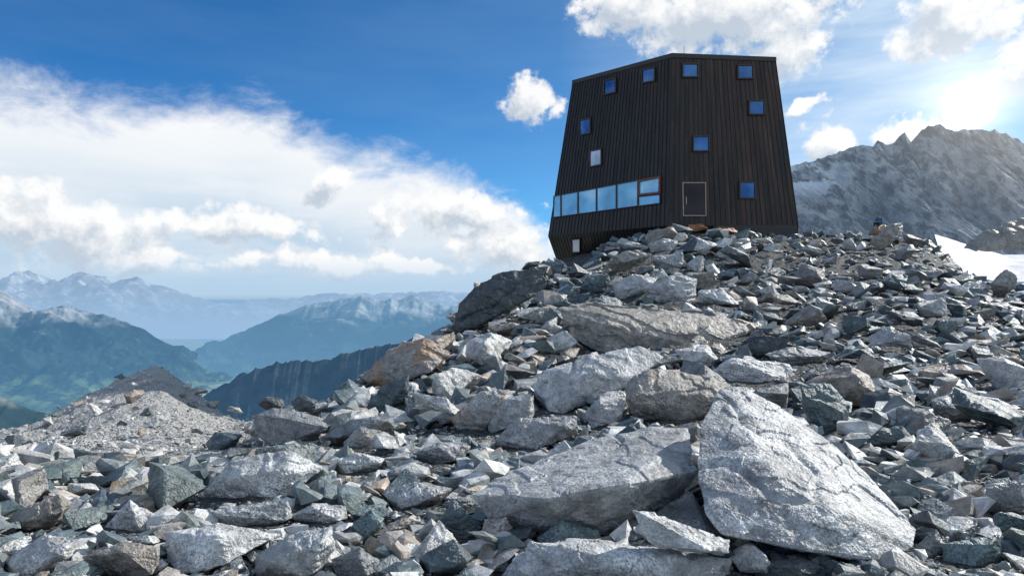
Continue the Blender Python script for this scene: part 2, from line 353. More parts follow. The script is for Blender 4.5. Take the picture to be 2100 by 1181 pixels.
def shaped(pts3,poly,mat,label,seed,d):
    pts=[P(x,y,d+z) for x,y,z in pts3]; wp=max(p[0] for p in poly)-min(p[0] for p in poly); w=wp/F*d*.8
    org=P(sum(p[0] for p in poly)/len(poly),max(p[1] for p in poly),d); pts=[p-org for p in pts]
    me=bm_to_mesh(hull_mesh(pts,3.6/F*d,w,seed,.62,sm=1,cap=30000,step=.6),'boulder',RM[mat])
    o=link(bpy.data.objects.new('boulder',me)); o.location=org; tag(o,label,'boulder'); heroes.append((poly,d+.3)); return o
B=boulder
# depths keep the lower rim just above the ground surface
shaped([(1474,800,1.15),(1522,795,1.25),(1622,848,1.0),(1705,907,.75),(1768,982,.45),(1880,1085,.05),(1872,1120,-.1),(1820,1150,-.22),(1650,1125,-.32),(1480,1092,-.18),(1448,1052,-.05),(1430,960,.35),(1436,870,.75),(1500,900,.5),(1600,985,.02),(1700,1040,-.15),(1540,830,2.0),(1700,930,1.6),(1820,1060,.9),(1500,1040,1.2)],
 [(1478,802),(1520,797),(1620,850),(1700,910),(1760,985),(1868,1085),(1860,1115),(1820,1140),(1480,1085),(1450,1050),(1432,960),(1440,870)],'pale','huge pale speckled boulder leaning at right of centre foreground, the largest of all',5,4.2)
shaped([(1040,972,.45),(1200,906,.9),(1332,874,1.1),(1410,877,1.0),(964,1012,.1),(1120,1022,-.35),(1290,992,-.3),(1428,965,.15),(1000,1070,.0),(1120,1090,-.1),(1240,1098,-.08),(1400,1015,.25),(1150,960,1.4),(1380,930,1.6),(1100,1050,.9),(1330,1030,1.0)],
 [(972,1012),(1040,975),(1200,910),(1330,878),(1405,880),(1422,965),(1395,1010),(1240,1090),(1120,1080),(1010,1065)],'pale','long wedge-shaped grey boulder with flat pale top, left of the huge speckled boulder',12,4.65)
B([(1020,1180),(1090,1108),(1240,1112),(1510,1140),(1500,1215),(1030,1225)],'pale','flat pale slab lying at the bottom edge below the wedge-shaped boulder',.6)
B([(405,1020),(470,945),(540,928),(600,925),(658,958),(590,1015),(430,1030)],'white','smooth nearly white rounded boulder alone in the left foreground',.9,shift=.25)
B([(425,1045),(590,1022),(603,1060),(560,1082),(450,1078)],'grey','dark-fronted flat block directly below the smooth white boulder',.6)
B([(338,1090),(450,1073),(575,1095),(480,1145),(400,1165),(345,1185)],'white','broad flat pale slab with dark speckles at bottom left of centre',.9)
B([(1083,790),(1120,755),(1200,730),(1310,708),(1365,730),(1300,775),(1230,800),(1165,852),(1110,840)],'white','large light angular boulder sloping up to the right in the middle of the slope',.7,shift=.2)
B([(1146,632),(1200,626),(1330,648),(1480,650),(1562,670),(1500,697),(1340,702),(1230,722),(1165,690)],'brown','long brownish flat slab lying across the slope below the hut',.6,shift=.25)
B([(1285,780),(1330,758),(1480,775),(1500,820),(1440,872),(1310,862),(1280,820)],'brown','brown-grey block with dark front face behind the wedge-shaped boulder',.7,shift=.2)
B([(1455,762),(1500,732),(1620,745),(1632,775),(1580,789),(1480,786)],'white','pale lens-shaped boulder lying flat above the huge speckled boulder',.8)
B([(740,772),(800,712),(870,692),(928,720),(900,752),(830,782),(770,790)],'rust','large boulder with orange rust stains on the left skyline of the slope',.6)
B([(513,850),(560,832),(600,838),(690,865),(650,905),(560,915),(522,890)],'grey','blocky grey boulder on the left skyline carrying smaller stones',.6)
B([(595,822),(618,808),(650,820),(645,843),(605,842)],'dark','small dark round stone perched on the blocky skyline boulder',.8,d=11.3)
B([(528,828),(545,812),(580,818),(585,835),(545,840)],'dark','low dark stone perched at the left end of the blocky skyline boulder',.8,d=11.3)
B([(925,855),(985,802),(1045,795),(1056,812),(1005,862),(990,892),(940,882)],'rust','orange-brown tilted boulder in the centre of the slope',.6)
B([(998,852),(1030,812),(1090,804),(1097,850),(1040,882),(1000,892)],'pale','light upright grey boulder just right of the orange-brown tilted one',.5)
B([(1015,900),(1060,856),(1180,854),(1187,888),(1100,917),(1030,927)],'grey','grey striped boulder above the left tip of the wedge-shaped boulder',.7)
B([(703,905),(740,873),(785,885),(784,908),(740,922),(706,918)],'rust','small rounded orange stone left of centre',.8)
B([(655,895),(720,857),(810,848),(812,878),(760,892),(690,912)],'grey','long low grey boulder behind the small orange stone',.6)
B([(1295,1043),(1340,1048),(1497,1105),(1495,1132),(1400,1132),(1330,1112)],'white','slim white pointed stone lying in front of the huge speckled boulder',.6,d=3.75)
B([(1100,1100),(1150,1066),(1230,1085),(1242,1130),(1180,1143),(1108,1132)],'blue','blue-green angular stone resting on the flat bottom slab',.8)
B([(1198,848),(1230,810),(1286,820),(1270,862),(1230,881),(1205,876)],'pale','small bright angular stone between striped boulder and brown-grey block',.7)
B([(1252,580),(1300,561),(1350,570),(1322,611),(1262,613)],'pale','left one of two rounded pale boulders side by side below the hut',.7,shift=.2)
B([(1308,592),(1370,565),(1430,570),(1428,620),(1350,622)],'pale','right one of two rounded boulders side by side below the hut',.7,shift=.2)
B([(1432,597),(1480,588),(1518,624),(1440,626)],'white','bright white stone right beside the two rounded boulders',.8)
B([(1238,702),(1268,660),(1306,690),(1290,716)],'white','pointed pale stone standing on the long brownish slab',.7)
B([(1333,525),(1400,517),(1408,547),(1345,553)],'grey','smooth grey block on the mound just below the hut door',.6)
B([(1328,500),(1360,487),(1392,492),(1385,515),(1335,518)],'pale','pale block higher on the mound just left of the hut door',.6)
B([(1640,787),(1700,785),(1747,830),(1737,880),(1690,892),(1650,842)],'blue','bluish boulder behind the upper edge of the huge speckled boulder',.6)
B([(1785,495),(1820,462),(1850,455),(1852,480),(1800,518)],'brown','tilted brown rock on the right skyline beside the seated person',.6)
B([(520,1135),(600,1092),(680,1080),(686,1120),(640,1185),(520,1205)],'pale','big grey flat-topped block cut by the bottom edge left of centre',.7)
B([(678,1145),(740,1118),(780,1150),(772,1192),(690,1195)],'grey','squat grey stone at the bottom edge right of the flat-topped block',.8)
B([(8,1065),(120,1010),(152,1030),(110,1082),(40,1092)],'brown','light tan angular stone near the left edge of the foreground',.8)
B([(208,1085),(265,1020),(325,1060),(300,1092)],'pale','pyramid-shaped pale stone left of the broad flat slab',.7)
B([(5,1150),(90,1095),(160,1105),(130,1165),(20,1190)],'pale','wide pale grey stone in the bottom left corner',.8)
B([(170,1140),(250,1108),(330,1120),(325,1175),(220,1195)],'brown','tan flat slab at the bottom edge left of the broad pale slab',.8)
B([(855,1140),(930,1103),(970,1140),(925,1187),(870,1172)],'blue','dark green-blue stone at the bottom edge left of the flat slab',.8)
B([(905,1065),(928,1018),(990,1080),(960,1112),(910,1106)],'blue','pointed blue-green stone standing left of the wedge-shaped boulder',.6)
B([(780,1010),(850,985),(930,1000),(900,1040),(810,1045)],'grey','flat grey slab left of the tip of the wedge-shaped boulder',.8)
B([(590,1060),(640,1030),(710,1035),(715,1065),(640,1082)],'pale','pale angular slab just right of the dark-fronted flat block',.8)
B([(1908,818),(1960,800),(1997,830),(1982,866),(1920,862)],'grey','squarish grey block on the right-hand rubble slope',.7)
B([(1930,1112),(2050,1093),(2062,1150),(1990,1167),(1935,1152)],'blue','flat blue-grey stone near the bottom right corner',.8)
B([(722,1072),(760,1043),(790,1060),(772,1112),(730,1114)],'blue','small upright dark blue stone at lower left of centre',.8)
B([(845,928),(900,905),(966,914),(950,942),(880,957)],'grey','flat grey stone left of the striped boulder',.7)
B([(688,942),(730,925),(792,940),(772,972),(700,974)],'white','flat pale stone below the small orange stone',.7)
B([(928,668),(940,620),(965,590),(1030,556),(1125,545),(1120,590),(1020,645),(950,680)],'dark','dark rounded bedrock outcrop on the left shoulder below the hut',.35,name='rock_outcrop',cat='rock')
B([(420,908),(440,884),(497,890),(482,915),(430,927)],'blue','dark bluish stone where gravel ridge meets the boulder field',.8)
B([(1383,717),(1450,706),(1482,745),(1410,758)],'white','pale block just above the brown-grey block in mid slope',.8)
B([(2010,1003),(2095,985),(2115,1050),(2030,1062)],'grey','large grey stone cut by the right edge',.7)
B([(1878,1118),(1920,1083),(1945,1128),(1895,1148)],'grey','small stone at the right tip of the huge speckled boulder',.7)
B([(1878,620),(1938,608),(1945,645),(1890,655)],'pale','pale stone high on the right-hand rubble slope',.7)
B([(2045,735),(2085,725),(2104,745),(2060,760)],'rust','small orange-tinted stone at the right edge of the slope',.8)
B([(1125,690),(1160,675),(1185,700),(1160,728),(1122,722)],'white','pale block against the left end of the long brownish slab',.6)
B([(780,790),(840,765),(838,815),(790,840),(748,845)],'blue','dark blue-green boulder under the rust-stained skyline boulder',.5)
B([(1065,580),(1090,558),(1125,565),(1120,590),(1075,597)],'blue','blue-green boulder among rocks left of the hut mound',.6)
B([(1190,590),(1205,565),(1250,560),(1245,595),(1205,606)],'blue','dark greenish boulder left of the two rounded boulders',.6)
B([(1770,880),(1850,872),(1870,895),(1800,920),(1775,912)],'blue','flat blue-green slab on the right-hand slope beside the huge boulder',.6)
B([(1540,1155),(1640,1138),(1700,1165),(1690,1205),(1560,1205)],'dark','dark stone at the bottom edge under the huge speckled boulder',.7)
B([(1565,725),(1640,708),(1705,722),(1690,745),(1600,750)],'grey','wide grey slab above the pale lens-shaped boulder',.8)
B([(1356,474),(1370,463),(1398,460),(1403,470),(1380,478)],'orange','rusty orange stone at the foot of the hut wall left of the door',.8,d=43.2,block=False)
B([(1404,471),(1412,460),(1440,458),(1454,468),(1425,475)],'orange','rusty orange stone directly in front of the hut door',.8,d=43.2,block=False)
B([(1455,475),(1470,464),(1505,466),(1514,475),(1480,481)],'orange','flat rusty stone at the foot of the hut wall right of the door',.8,d=43.2,block=False)
B([(1975,508),(2010,482),(2060,462),(2110,450),(2300,440),(2300,520),(2110,500),(2040,503)],'brown','brownish bedrock outcrop across the snow patch at the right edge',.4,d=150,name='rock_outcrop',cat='rock')
B([(2010,634),(2040,597),(2090,580),(2160,575),(2170,646),(2060,646)],'dark','dark bedrock hump below the snow patch at the right edge',.5,d=38,name='rock_outcrop',cat='rock',block=False)
B([(1860,508),(1875,490),(1905,488),(1945,522),(1985,568),(1950,574),(1890,548)],'dark','dark earthy knoll dropping toward the snow patch on the right skyline',.5,d=46,name='rock_outcrop',cat='rock',block=False)
seat=B([(1780,482),(1788,462),(1818,461),(1826,482)],'rust','low reddish stone used as a seat on the right skyline',.7,d=50,cat='rock')
# scattered individuals
def rand_pts(R,n,fl):
    pts=[]
    for i in range(n):
        v=Vector((R.gauss(0,1),R.gauss(0,1),R.gauss(0,1))).normalized(); mx=max(abs(v.x),abs(v.y),abs(v.z)); v=v/mx**.8*R.uniform(.85,1.05)
        pts.append(Vector((v.x*.5,v.y*.5*fl[0],v.z*.5*fl[1])))
    return pts
temps=[]
for i in range(30):
    R=random.Random(100+i); pts=rand_pts(R,R.choice([8,9,10,12]),(R.uniform(.6,.95),R.uniform(.32,.75)))
    temps.append(bm_to_mesh(hull_mesh(pts,.06,1.0,i+50,.8,1),'rock',M_mix))
lt=[]
for i in range(36):
    R=random.Random(300+i); pts=rand_pts(R,R.choice([8,9,10,12,14]),(R.uniform(.6,.95),R.uniform(.26,.58)))
    bm=hull_mesh(pts,None,1,0); bm.verts.ensure_lookup_table()
    lt.append((np.array([v.co[:] for v in bm.verts]),np.array([[v.index for v in f.verts] for f in bm.faces]))); bm.free()
HP=[(p,d,min(a[0] for a in p)-8,max(a[0] for a in p)+8,min(a[1] for a in p)-8,max(a[1] for a in p)+8) for p,d in heroes]
cl=[(1150,470),(1215,470),(1215,530),(1150,540)]; HP.append((cl,56,1150,1215,470,540))
def blocked(px,py,r,d):
    for p,hd,x0,x1,y0,y1 in HP:
        if x0-r<px<x1+r and y0-r<py<y1+r and d<hd+.5*r/F*d*2:
            for a,bb in ((0,0),(r*.6,0),(-r*.6,0),(0,r*.5),(0,-r*.6)):
                if inpoly(px+a,py+bb,p): return True
    return False
regions=[(lambda x,y:x<700 and y>940,'angular grey stone in the left foreground rubble','stones in the left foreground'),
 (lambda x,y:x<1450 and y>940,'broken grey-blue stone in the centre foreground rubble','stones in the centre foreground'),
 (lambda x,y:y>900,'blue-grey stone in the right foreground rubble','stones in the right foreground'),
 (lambda x,y:x<700,'scattered stone on the gravel near the left skyline','stones on the left gravel'),
 (lambda x,y:x<1500 and y>640,'jumbled stone in the middle of the boulder slope','stones in the middle slope'),
 (lambda x,y:y>640,'small angular stone on the right-hand rubble slope','stones on the right slope'),
 (lambda x,y:x<1640,'stone block piled on the mound below the dark hut','stones on the hut mound'),
 (lambda x,y:True,'stone near the right-hand skyline beside the hut','stones near the right skyline')]
placed=[]; tries=0
while len(placed)<234 and tries<20000:
    tries+=1
    big=len(placed)<130
    px=random.uniform(-20,2120); py=random.uniform(475,1200) if random.random()<.72 else random.uniform(475,680)
    d=ground_depth(px,py)
    if d is None or d<3.1 or d>50: continue
    s=((105+95*random.random()) if big else (62+42*random.random()))*(.42+.58*min(1,(py-470)/450))
    if px<540 and py<965: s*=.28
    if px<420 and 965<=py<1020: s*=.55
    if px>1550 and 560<py<760: s*=.7
    if px>1560 and py<560: s*=.55
    if 1350<px<1520 and py<505: continue
    if any((px-a)**2+((py-bb)*1.8)**2<(.42*(s+c))**2 for a,bb,c,_ in placed): continue
    if blocked(px,py-s*.22,s*.42,d): continue
    placed.append((px,py,s,d))
    o=bpy.data.objects.new('rock',temps[random.randrange(len(temps))]); C.objects.link(o)
    sz=s/F*d; p=P(px,py,d); o.scale=(sz,sz*random.uniform(.75,1.05),sz*random.uniform(.75,1.1)); o.location=(p.x,p.y,p.z+sz*.24)
    o.rotation_euler=(random.gauss(.12,.2),random.gauss(0,.24),random.uniform(0,6.28))
    for f,l,gp in regions:
        if f(px,py): tag(o,l,'rock',gp); break
print('PLACED',len(placed),tries)
# rubble stuff
n=105000
px=rng.uniform(-450,2550,n); q=rng.random(n)
d=np.where(rng.random(n)<.55,1/(1/62+(1/2.9-1/62)*q),np.exp(math.log(2.9)+(math.log(62)-math.log(2.9))*q))
x=(px-CX)/F*d; h=H(x,d); py=CY-h/d*F
spx=(6+92*rng.random(n)**4.6)*(.5+.5*np.clip((py-470)/450,0,1))
fine=(px<530+(py-870)*.3)&(py<965)&(d>7.5); spx=np.where(fine,(4+12*rng.random(n)**4)*np.clip((py-760)/160,.5,1),spx)
spx=np.where((px>1500)&(d>12)&(d<24),spx*.75,spx); spx=np.where((px>1560)&(py<570),spx*.6,spx)
sz=spx/F*d
lift=rng.uniform(.02,.34,n)
keep=np.ones(n,bool)
for (a_,b_,s_,d_) in placed:
    keep&=~((np.abs(px-a_)<.40*s_)&(py-b_<.2*s_)&(py-b_>-.3*s_)&(d<d_+.6*s_/F*d_)&(spx>s_*.12))
for i in range(n):
    if keep[i] and px[i]>-30 and px[i]<2130 and blocked(px[i],py[i]-spx[i]*.3,spx[i]*.45,d[i]): keep[i]=False
keep&=~((x>4)&(x<18.5)&(d>45.8+np.clip((10.2-x)*1.4,0,20)))
keep&=~((px>1350)&(px<1520)&(py<484)&(spx>11))
idx=np.nonzero(keep)[0]; tid=rng.integers(0,len(lt),n)
VV=[];FF=[];RR=[];off=0
for t,(tv,tf) in enumerate(lt):
    ii=idx[tid[idx]==t]; k=len(ii)
    if not k: continue
    a=rng.uniform(0,6.283,k); b1=rng.normal(0,.32,k); c1=rng.normal(0,.32,k)
    ca,sa,cb,sb,cc_,sc=np.cos(a),np.sin(a),np.cos(b1),np.sin(b1),np.cos(c1),np.sin(c1)
    Rz=np.zeros((k,3,3)); Rz[:,0,0]=ca;Rz[:,0,1]=-sa;Rz[:,1,0]=sa;Rz[:,1,1]=ca;Rz[:,2,2]=1
    Rx=np.zeros((k,3,3)); Rx[:,0,0]=1;Rx[:,1,1]=cb;Rx[:,1,2]=-sb;Rx[:,2,1]=sb;Rx[:,2,2]=cb
    Ry=np.zeros((k,3,3)); Ry[:,1,1]=1;Ry[:,0,0]=cc_;Ry[:,0,2]=sc;Ry[:,2,0]=-sc;Ry[:,2,2]=cc_
    Rm=Rx@Ry@Rz; v=np.einsum('kij,vj->kvi',Rm,tv)*sz[ii][:,None,None]
    v+=np.stack([x[ii],d[ii],h[ii]+sz[ii]*lift[ii]],-1)[:,None,:]
    rr=rng.random(k); rr=np.where(fine[ii],.5+.5*rr,rr)
    VV.append(v.reshape(-1,3)); FF.append((tf[None]+(off+np.arange(k)*len(tv))[:,None,None]).reshape(-1,3)); RR.append(np.repeat(rr,len(tv))); off+=k*len(tv)
VV=np.concatenate(VV);FF=np.concatenate(FF);RR=np.concatenate(RR)
me=bpy.data.meshes.new('rubble'); me.vertices.add(len(VV)); me.vertices.foreach_set('co',VV.astype(np.float32).ravel())
me.loops.add(FF.size); me.loops.foreach_set('vertex_index',FF.ravel().astype(np.int32)); me.polygons.add(len(FF)); me.polygons.foreach_set('loop_start',(np.arange(len(FF))*3).astype(np.int32))
me.update(calc_edges=True); at=me.attributes.new('rnd','FLOAT','POINT'); at.data.foreach_set('value',RR.astype(np.float32)); me.materials.append(M_rub)
me.polygons.foreach_set('use_smooth',[False]*len(me.polygons))
tag(link(bpy.data.objects.new('rubble',me)),'loose broken grey rubble and gravel covering the whole slope','rubble',kind='stuff')
# ---------------------------------------------------------------- hut
m_cl,g,b,o=new_mat('dark_metal_cladding'); uv=g.n('ShaderNodeUVMap').outputs[0]; us=g.sep(uv); pos=g.n('ShaderNodeNewGeometry').outputs['Position']
ix=g.m('FLOOR',us[0]); wn=g.n('ShaderNodeTexWhiteNoise',noise_dimensions='1D'); g.put(wn.inputs['W'],ix)
iy=g.m('FLOOR',g.m('ADD',g.m('MULTIPLY',us[1],.33),g.m('MULTIPLY',wn.outputs[0],7)))
wn2=g.n('ShaderNodeTexWhiteNoise',noise_dimensions='2D'); g.put(wn2.inputs['Vector'],g.comb(ix,iy,0))
sx=g.noise(g.comb(g.m('MULTIPLY',us[0],1.6),g.m('MULTIPLY',us[1],.13),0),1,7,.65)
xw=g.sep(pos)[0]
c=g.mix(wn2.outputs[0],(.015,.015,.015),(.030,.027,.026))
rf=g.m('MULTIPLY',g.mr(sx,.44,.66),g.mr(xw,9,16,.15,.9))
c=g.mix(rf,c,(.11,.052,.036)); c=g.mix(g.m('MULTIPLY',g.mr(g.noise(g.comb(us[0],g.m('MULTIPLY',us[1],.25),4),2.4,6,.7),.58,.72),.6),c,(.15,.12,.105))
fy=g.m('FRACT',g.m('ADD',g.m('MULTIPLY',us[1],.33),g.m('MULTIPLY',wn.outputs[0],7))); c=g.mix(g.mr(fy,0,.012,.8,0),c,(.004,.004,.004))
g.put(b.inputs['Base Color'],c); b.inputs['Roughness'].default_value=.38; b.inputs['Metallic'].default_value=.3; b.inputs['Specular IOR Level'].default_value=.4
g.put(b.inputs['Normal'],bump(g,g.noise(pos,1.2,4),.25,.05))
m_fr=plain('dark_brown_frame',(.045,.022,.018),.45); m_red=plain('red_brown_frame',(.17,.055,.035),.45); m_pf=plain('pale_metal_edge',(.55,.5,.48),.4,.3); m_df=plain('door_frame',(.5,.33,.28),.4,.2)
m_conc=plain('dark_concrete',(.07,.065,.062),.85); m_roof=plain('roof_metal',(.05,.046,.044),.5,.3)
def glass(name,col,rough=.04,metal=.85):
    m,g,b,o=new_mat(name); pos=g.n('ShaderNodeNewGeometry').outputs['Position']
    n=g.noise(pos,.6,4); g.put(b.inputs['Base Color'],g.mix(g.mr(n,.38,.62),tuple(x*.7 for x in col),col)); b.inputs['Roughness'].default_value=rough; b.inputs['Metallic'].default_value=metal
    g.put(b.inputs['Normal'],bump(g,n,.05,.1)); return m
m_gb=glass('blue_reflection_glass',(.06,.16,.38)); m_gc=glass('pale_reflection_glass',(.50,.84,.94),.05,.4); m_gw=glass('bright_window_glass',(.85,.87,.95),.1,.2); m_door=glass('door_glass',(.04,.028,.028),.06,.5)  # blue and pale panes carry sky reflection in their base colour
A=P(1378,113,46); A1=P(1371,462,45.1); Lm=P(1137,402,54.5); C1=P(1639,462,46.2)
def plane(a,b,c):
    n=(b-a).cross(c-a).normalized()
    if n.y>0:n=-n
    return a,n
PL=plane(A,A1,Lm); PR=plane(A,A1,C1)
def hit(pl,px,py):
    dd=P(px,py,1.0); return dd*(pl[0].dot(pl[1])/dd.dot(pl[1]))
Bt=hit(PL,1175,168); Lf=hit(PL,1125,484); Ct=hit(PR,1590,121)
C1=hit(PR,1637,464)
base_org=Vector((11,52,3.0))
hut=bpy.data.objects.new('mountain_hut',None); link(hut); hut.location=base_org
tag(hut,'dark metal-clad tower-like mountain hut with slanted walls on top of the boulder hill','building')
Btb=Bt+Vector((5,9,-.5)); Ctb=Ct+Vector((-1,12,-.6)); Lfb=Lf+Vector((4.5,12,0)); C1b=C1+Vector((.3,14.5,0))
Lb=P(1142,532,55.3); Ab=P(1372,500,46.0); Cb=P(1634,505,46.9); Lbb=Lfb+Vector((.5,-1,-3)); Cbb=C1b+Vector((-.4,-.6,-3))
def down(v): return v+Vector((0,.1,-2.2))
V=[];Fc=[];UV=[]
def quad(p00,p10,p11,p01,uo=0,ribs=True,pitch=.33):
    nrm=(p10-p00).cross(p01-p00).normalized()
    w=((p10-p00).length+(p11-p01).length)/2; N=max(1,round(w/pitch)); hgt=(p01-p00).length
    def q(s,t): return (p00*(1-s)+p10*s)*(1-t)+(p01*(1-s)+p11*s)*t
    for i in range(N):
        k=len(V); a,b_=i/N,(i+1)/N
        V.extend([q(a,0),q(b_,0),q(b_,1),q(a,1)]); Fc.append((k,k+1,k+2,k+3)); UV.append([(uo+i+.001,0),(uo+i+1-1e-3,0),(uo+i+1-1e-3,hgt),(uo+i+.001,hgt)])
    if ribs:
        n=nrm; hd=(p10-p00).normalized()*.011
        for i in range(N+1):
            s=i/N; a=q(s,0);b_=q(s,1); k=len(V)
            V.extend([a-hd+n*0.001,a+hd+n*.001,a+hd+n*.035,a-hd+n*.035,b_-hd+n*.001,b_+hd+n*.001,b_+hd+n*.035,b_-hd+n*.035])
            for f in ((0,3,7,4),(1,5,6,2),(3,2,6,7),(4,7,6,5)):
                Fc.append(tuple(k+j for j in f)); UV.append([(uo+i+.5,0),(uo+i+.5,1),(uo+i+.5,hgt),(uo+i+.5,hgt)])
quad(Lf,A1,A,Bt,0); quad(A1,C1,Ct,A,50); quad(C1,C1b,Ctb,Ct,100); quad(C1b,Lfb,Btb,Ctb,150); quad(Lfb,Lf,Bt,Btb,200)
quad(Lb,Ab,A1,Lf,250); quad(Ab,Cb,C1,A1,300,False); quad(Cb,Cbb,C1b,C1,350,False); quad(Lbb,Lb,Lf,Lfb,400)
quad(down(Lb),down(Ab),Ab,Lb,450,False); quad(down(Ab),down(Cb),Cb,Ab,500,False); quad(down(Cb),down(Cbb),Cbb,Cb,550,False); quad(down(Lbb),down(Lb),Lb,Lbb,600,False)
wall=mesh_obj('wall',[v-base_org for v in V],Fc,m_cl,hut)
uvl=wall.data.uv_layers.new(name='UVMap')
for p,u4 in zip(wall.data.polygons,UV):
    for li,u_ in zip(p.loop_indices,u4): uvl.data[li].uv=u_
ctr=(Bt+A+Ct+Btb+Ctb)/5
loop=[Bt,A,Ct,Ctb,Btb]; up=Vector((0,0,.12)); ex=[p+(p-ctr).normalized()*.08 for p in loop]
vs=[p+Vector((0,0,-.18)) for p in ex]+[p+up for p in ex]
fs=[(i,(i+1)%5,5+(i+1)%5,5+i) for i in range(5)]+[(5,6,7,8,9),(4,3,2,1,0)]
roof=mesh_obj('roof',[v-base_org for v in vs],fs,m_roof,hut)
def boxm(name,c,s,mat,parent,org=base_org):
    vs=[Vector(((i&1)-.5,((i>>1)&1)-.5,((i>>2)&1)-.5)) for i in range(8)]
    return mesh_obj(name,[Vector((v.x*s[0],v.y*s[1],v.z*s[2]))+c-org for v in vs],[(0,2,3,1),(4,5,7,6),(0,1,5,4),(2,6,7,3),(0,4,6,2),(1,3,7,5)],mat,parent)
boxm('antenna',P(1403,106,46.8),(.03,.03,.8),m_pf,roof)
def window(pl,c4,frame_mat,glass_mat,fw=.1,proud=.12,name='window',parent=hut):
    n=pl[1]; c=[hit(pl,*p) for p in c4]
    u=(c[1]-c[0]).normalized(); w=(c[3]-c[0]).normalized()
    inn=[c[0]+u*fw+w*fw,c[1]-u*fw+w*fw,c[2]-u*fw-w*fw,c[3]+u*fw-w*fw]
    vs=[p+n*.002 for p in c]+[p+n*proud for p in c]+[p+n*proud for p in inn]+[p+n*.052 for p in inn]
    fs=[]
    for i in range(4):
        j=(i+1)%4; fs+= [(i,j,4+j,4+i),(4+i,4+j,8+j,8+i),(8+i,8+j,12+j,12+i)]
    f=mesh_obj(name,[v-base_org for v in vs],fs,frame_mat,parent)
    mesh_obj('pane',[p+n*.060-base_org for p in inn],[(0,1,2,3)],glass_mat,f); return f
def rect(cx,cy,w,h,sk=0): return [(cx-w/2,cy+h/2+sk),(cx+w/2,cy+h/2-sk),(cx+w/2,cy-h/2-sk),(cx-w/2,cy-h/2+sk)]
for a in ((1252,178,26,31,3),(1331,155,28,30,2.5),(1201,260,24,33,2.5)): window(PL,rect(*a),m_fr,m_gb)
window(PL,rect(1223,324,25,35,2.5),m_fr,m_gw)
for a in ((1415,145,34,30),(1528,148,34,30),(1551,221,34,31),(1437,295,35,33),(1532,390,35,36)): window(PR,rect(*a),m_fr,m_gb)
bx=[1137,1152,1187,1225,1266,1310,1356]
def ty(x): return 402+(x-1137)*(360-402)/(1358-1137)
def by(x): return 447+(x-1133)*(417-447)/(1356-1133)
for i in range(5):
    a,c_=bx[i],bx[i+1]; window(PL,[(a-(2 if i==0 else 0),by(a)),(c_,by(c_)),(c_,ty(c_)),(a,ty(a))],m_fr,m_gc,.06)
window(PL,[(1310,402),(1356,397),(1357,361),(1310,370)],m_red,m_gc,.13,.16); window(PL,[(1310,424),(1356,418),(1356,397.6),(1310,402.6)],m_fr,m_gc,.07)
PLo=plane(Lf,A1,Lb); window(PLo,[(1174,517),(1191,516),(1191,488),(1174,490)],m_fr,m_gw,.05)
dr=window(PR,[(1400,443),(1448,443),(1447,374),(1399,374)],m_df,m_door,.055,.07,'door')
n=PR[1]; hc=hit(PR,1406,412)+n*.12; boxm('handle',hc,(.04,.06,.5),m_pf,dr)
boxm('plinth',hit(PR,1545,474)+n*.12,(5.6,.3,.75),m_conc,hut)
# ---------------------------------------------------------------- seated person
m_skin=plain('skin',(.45,.27,.19),.6); m_jk=plain('blue_jacket',(.03,.22,.5),.8); m_tr=plain('dark_trousers',(.03,.03,.035),.85); m_hr=plain('dark_hair',(.05,.03,.02),.7); m_bt=plain('brown_boot',(.09,.05,.03),.7)
ppos=P(1803,461,50.5)
def skin_obj(name,joints,edges,mat,parent=None,sub=1):
    me=bpy.data.meshes.new(name); me.from_pydata([j[:3] for j in joints],edges,[]); me.materials.append(mat)
    o=link(bpy.data.objects.new(name,me),parent); md=o.modifiers.new('Skin','SKIN'); md.use_smooth_shade=True
    for i,j in enumerate(joints):
        r=j[3]; me.skin_vertices[0].data[i].radius=(r,r*(j[4] if len(j)>4 else 1)); me.skin_vertices[0].data[i].use_root=(i==0)
    s=o.modifiers.new('Sub','SUBSURF'); s.levels=sub; s.render_levels=sub; return o
J=[(0,0,.10,.14),(0,.03,.28,.12),(0,.02,.46,.14),(0,0,.55,.07),(0,-.01,.62,.055),(0,-.02,.70,.085),(0,-.02,.80,.075)]
E=[(0,1),(1,2),(2,3),(3,4),(4,5),(5,6)]
JK=[(0,0,.08,.155),(0,.03,.28,.145),(0,.02,.46,.16),(0,0,.55,.085)]; EK=[(0,1),(1,2),(2,3)]
TR=[(0,0,.08,.15)]; ET=[]
for s in(-1,1):
    k=len(J); J+=[(s*.18,0,.50,.06),(s*.24,-.06,.27,.045),(s*.14,-.30,.22,.035),(s*.10,-.38,.20,.03)]; E+=[(2,k),(k,k+1),(k+1,k+2),(k+2,k+3)]
    for fi in range(5):
        kk=len(J); ox=(fi-2)*.017*s; ln=(.045,.07,.078,.07,.055)[fi]
        J+=[(s*.10+ox,-.40,.20,.009),(s*.10+ox*1.2,-.40-ln*.6,.19,.008),(s*.10+ox*1.2,-.40-ln,.165,.007)]; E+=[(k+3,kk),(kk,kk+1),(kk+1,kk+2)]
    k2=len(J); J+=[(s*.10,-.05,.07,.085),(s*.17,-.42,.14,.06),(s*.16,-.50,-.22,.042),(s*.17,-.62,-.27,.03)]; E+=[(0,k2),(k2,k2+1),(k2+1,k2+2),(k2+2,k2+3)]
    a=len(JK); JK+=[(s*.18,0,.50,.075),(s*.24,-.06,.27,.06),(s*.15,-.28,.225,.05)]; EK+=[(2,a),(a,a+1),(a+1,a+2)]
    a=len(TR); TR+=[(s*.10,-.05,.07,.10),(s*.17,-.42,.14,.075),(s*.16,-.49,-.17,.06)]; ET+=[(0,a),(a,a+1),(a+1,a+2)]
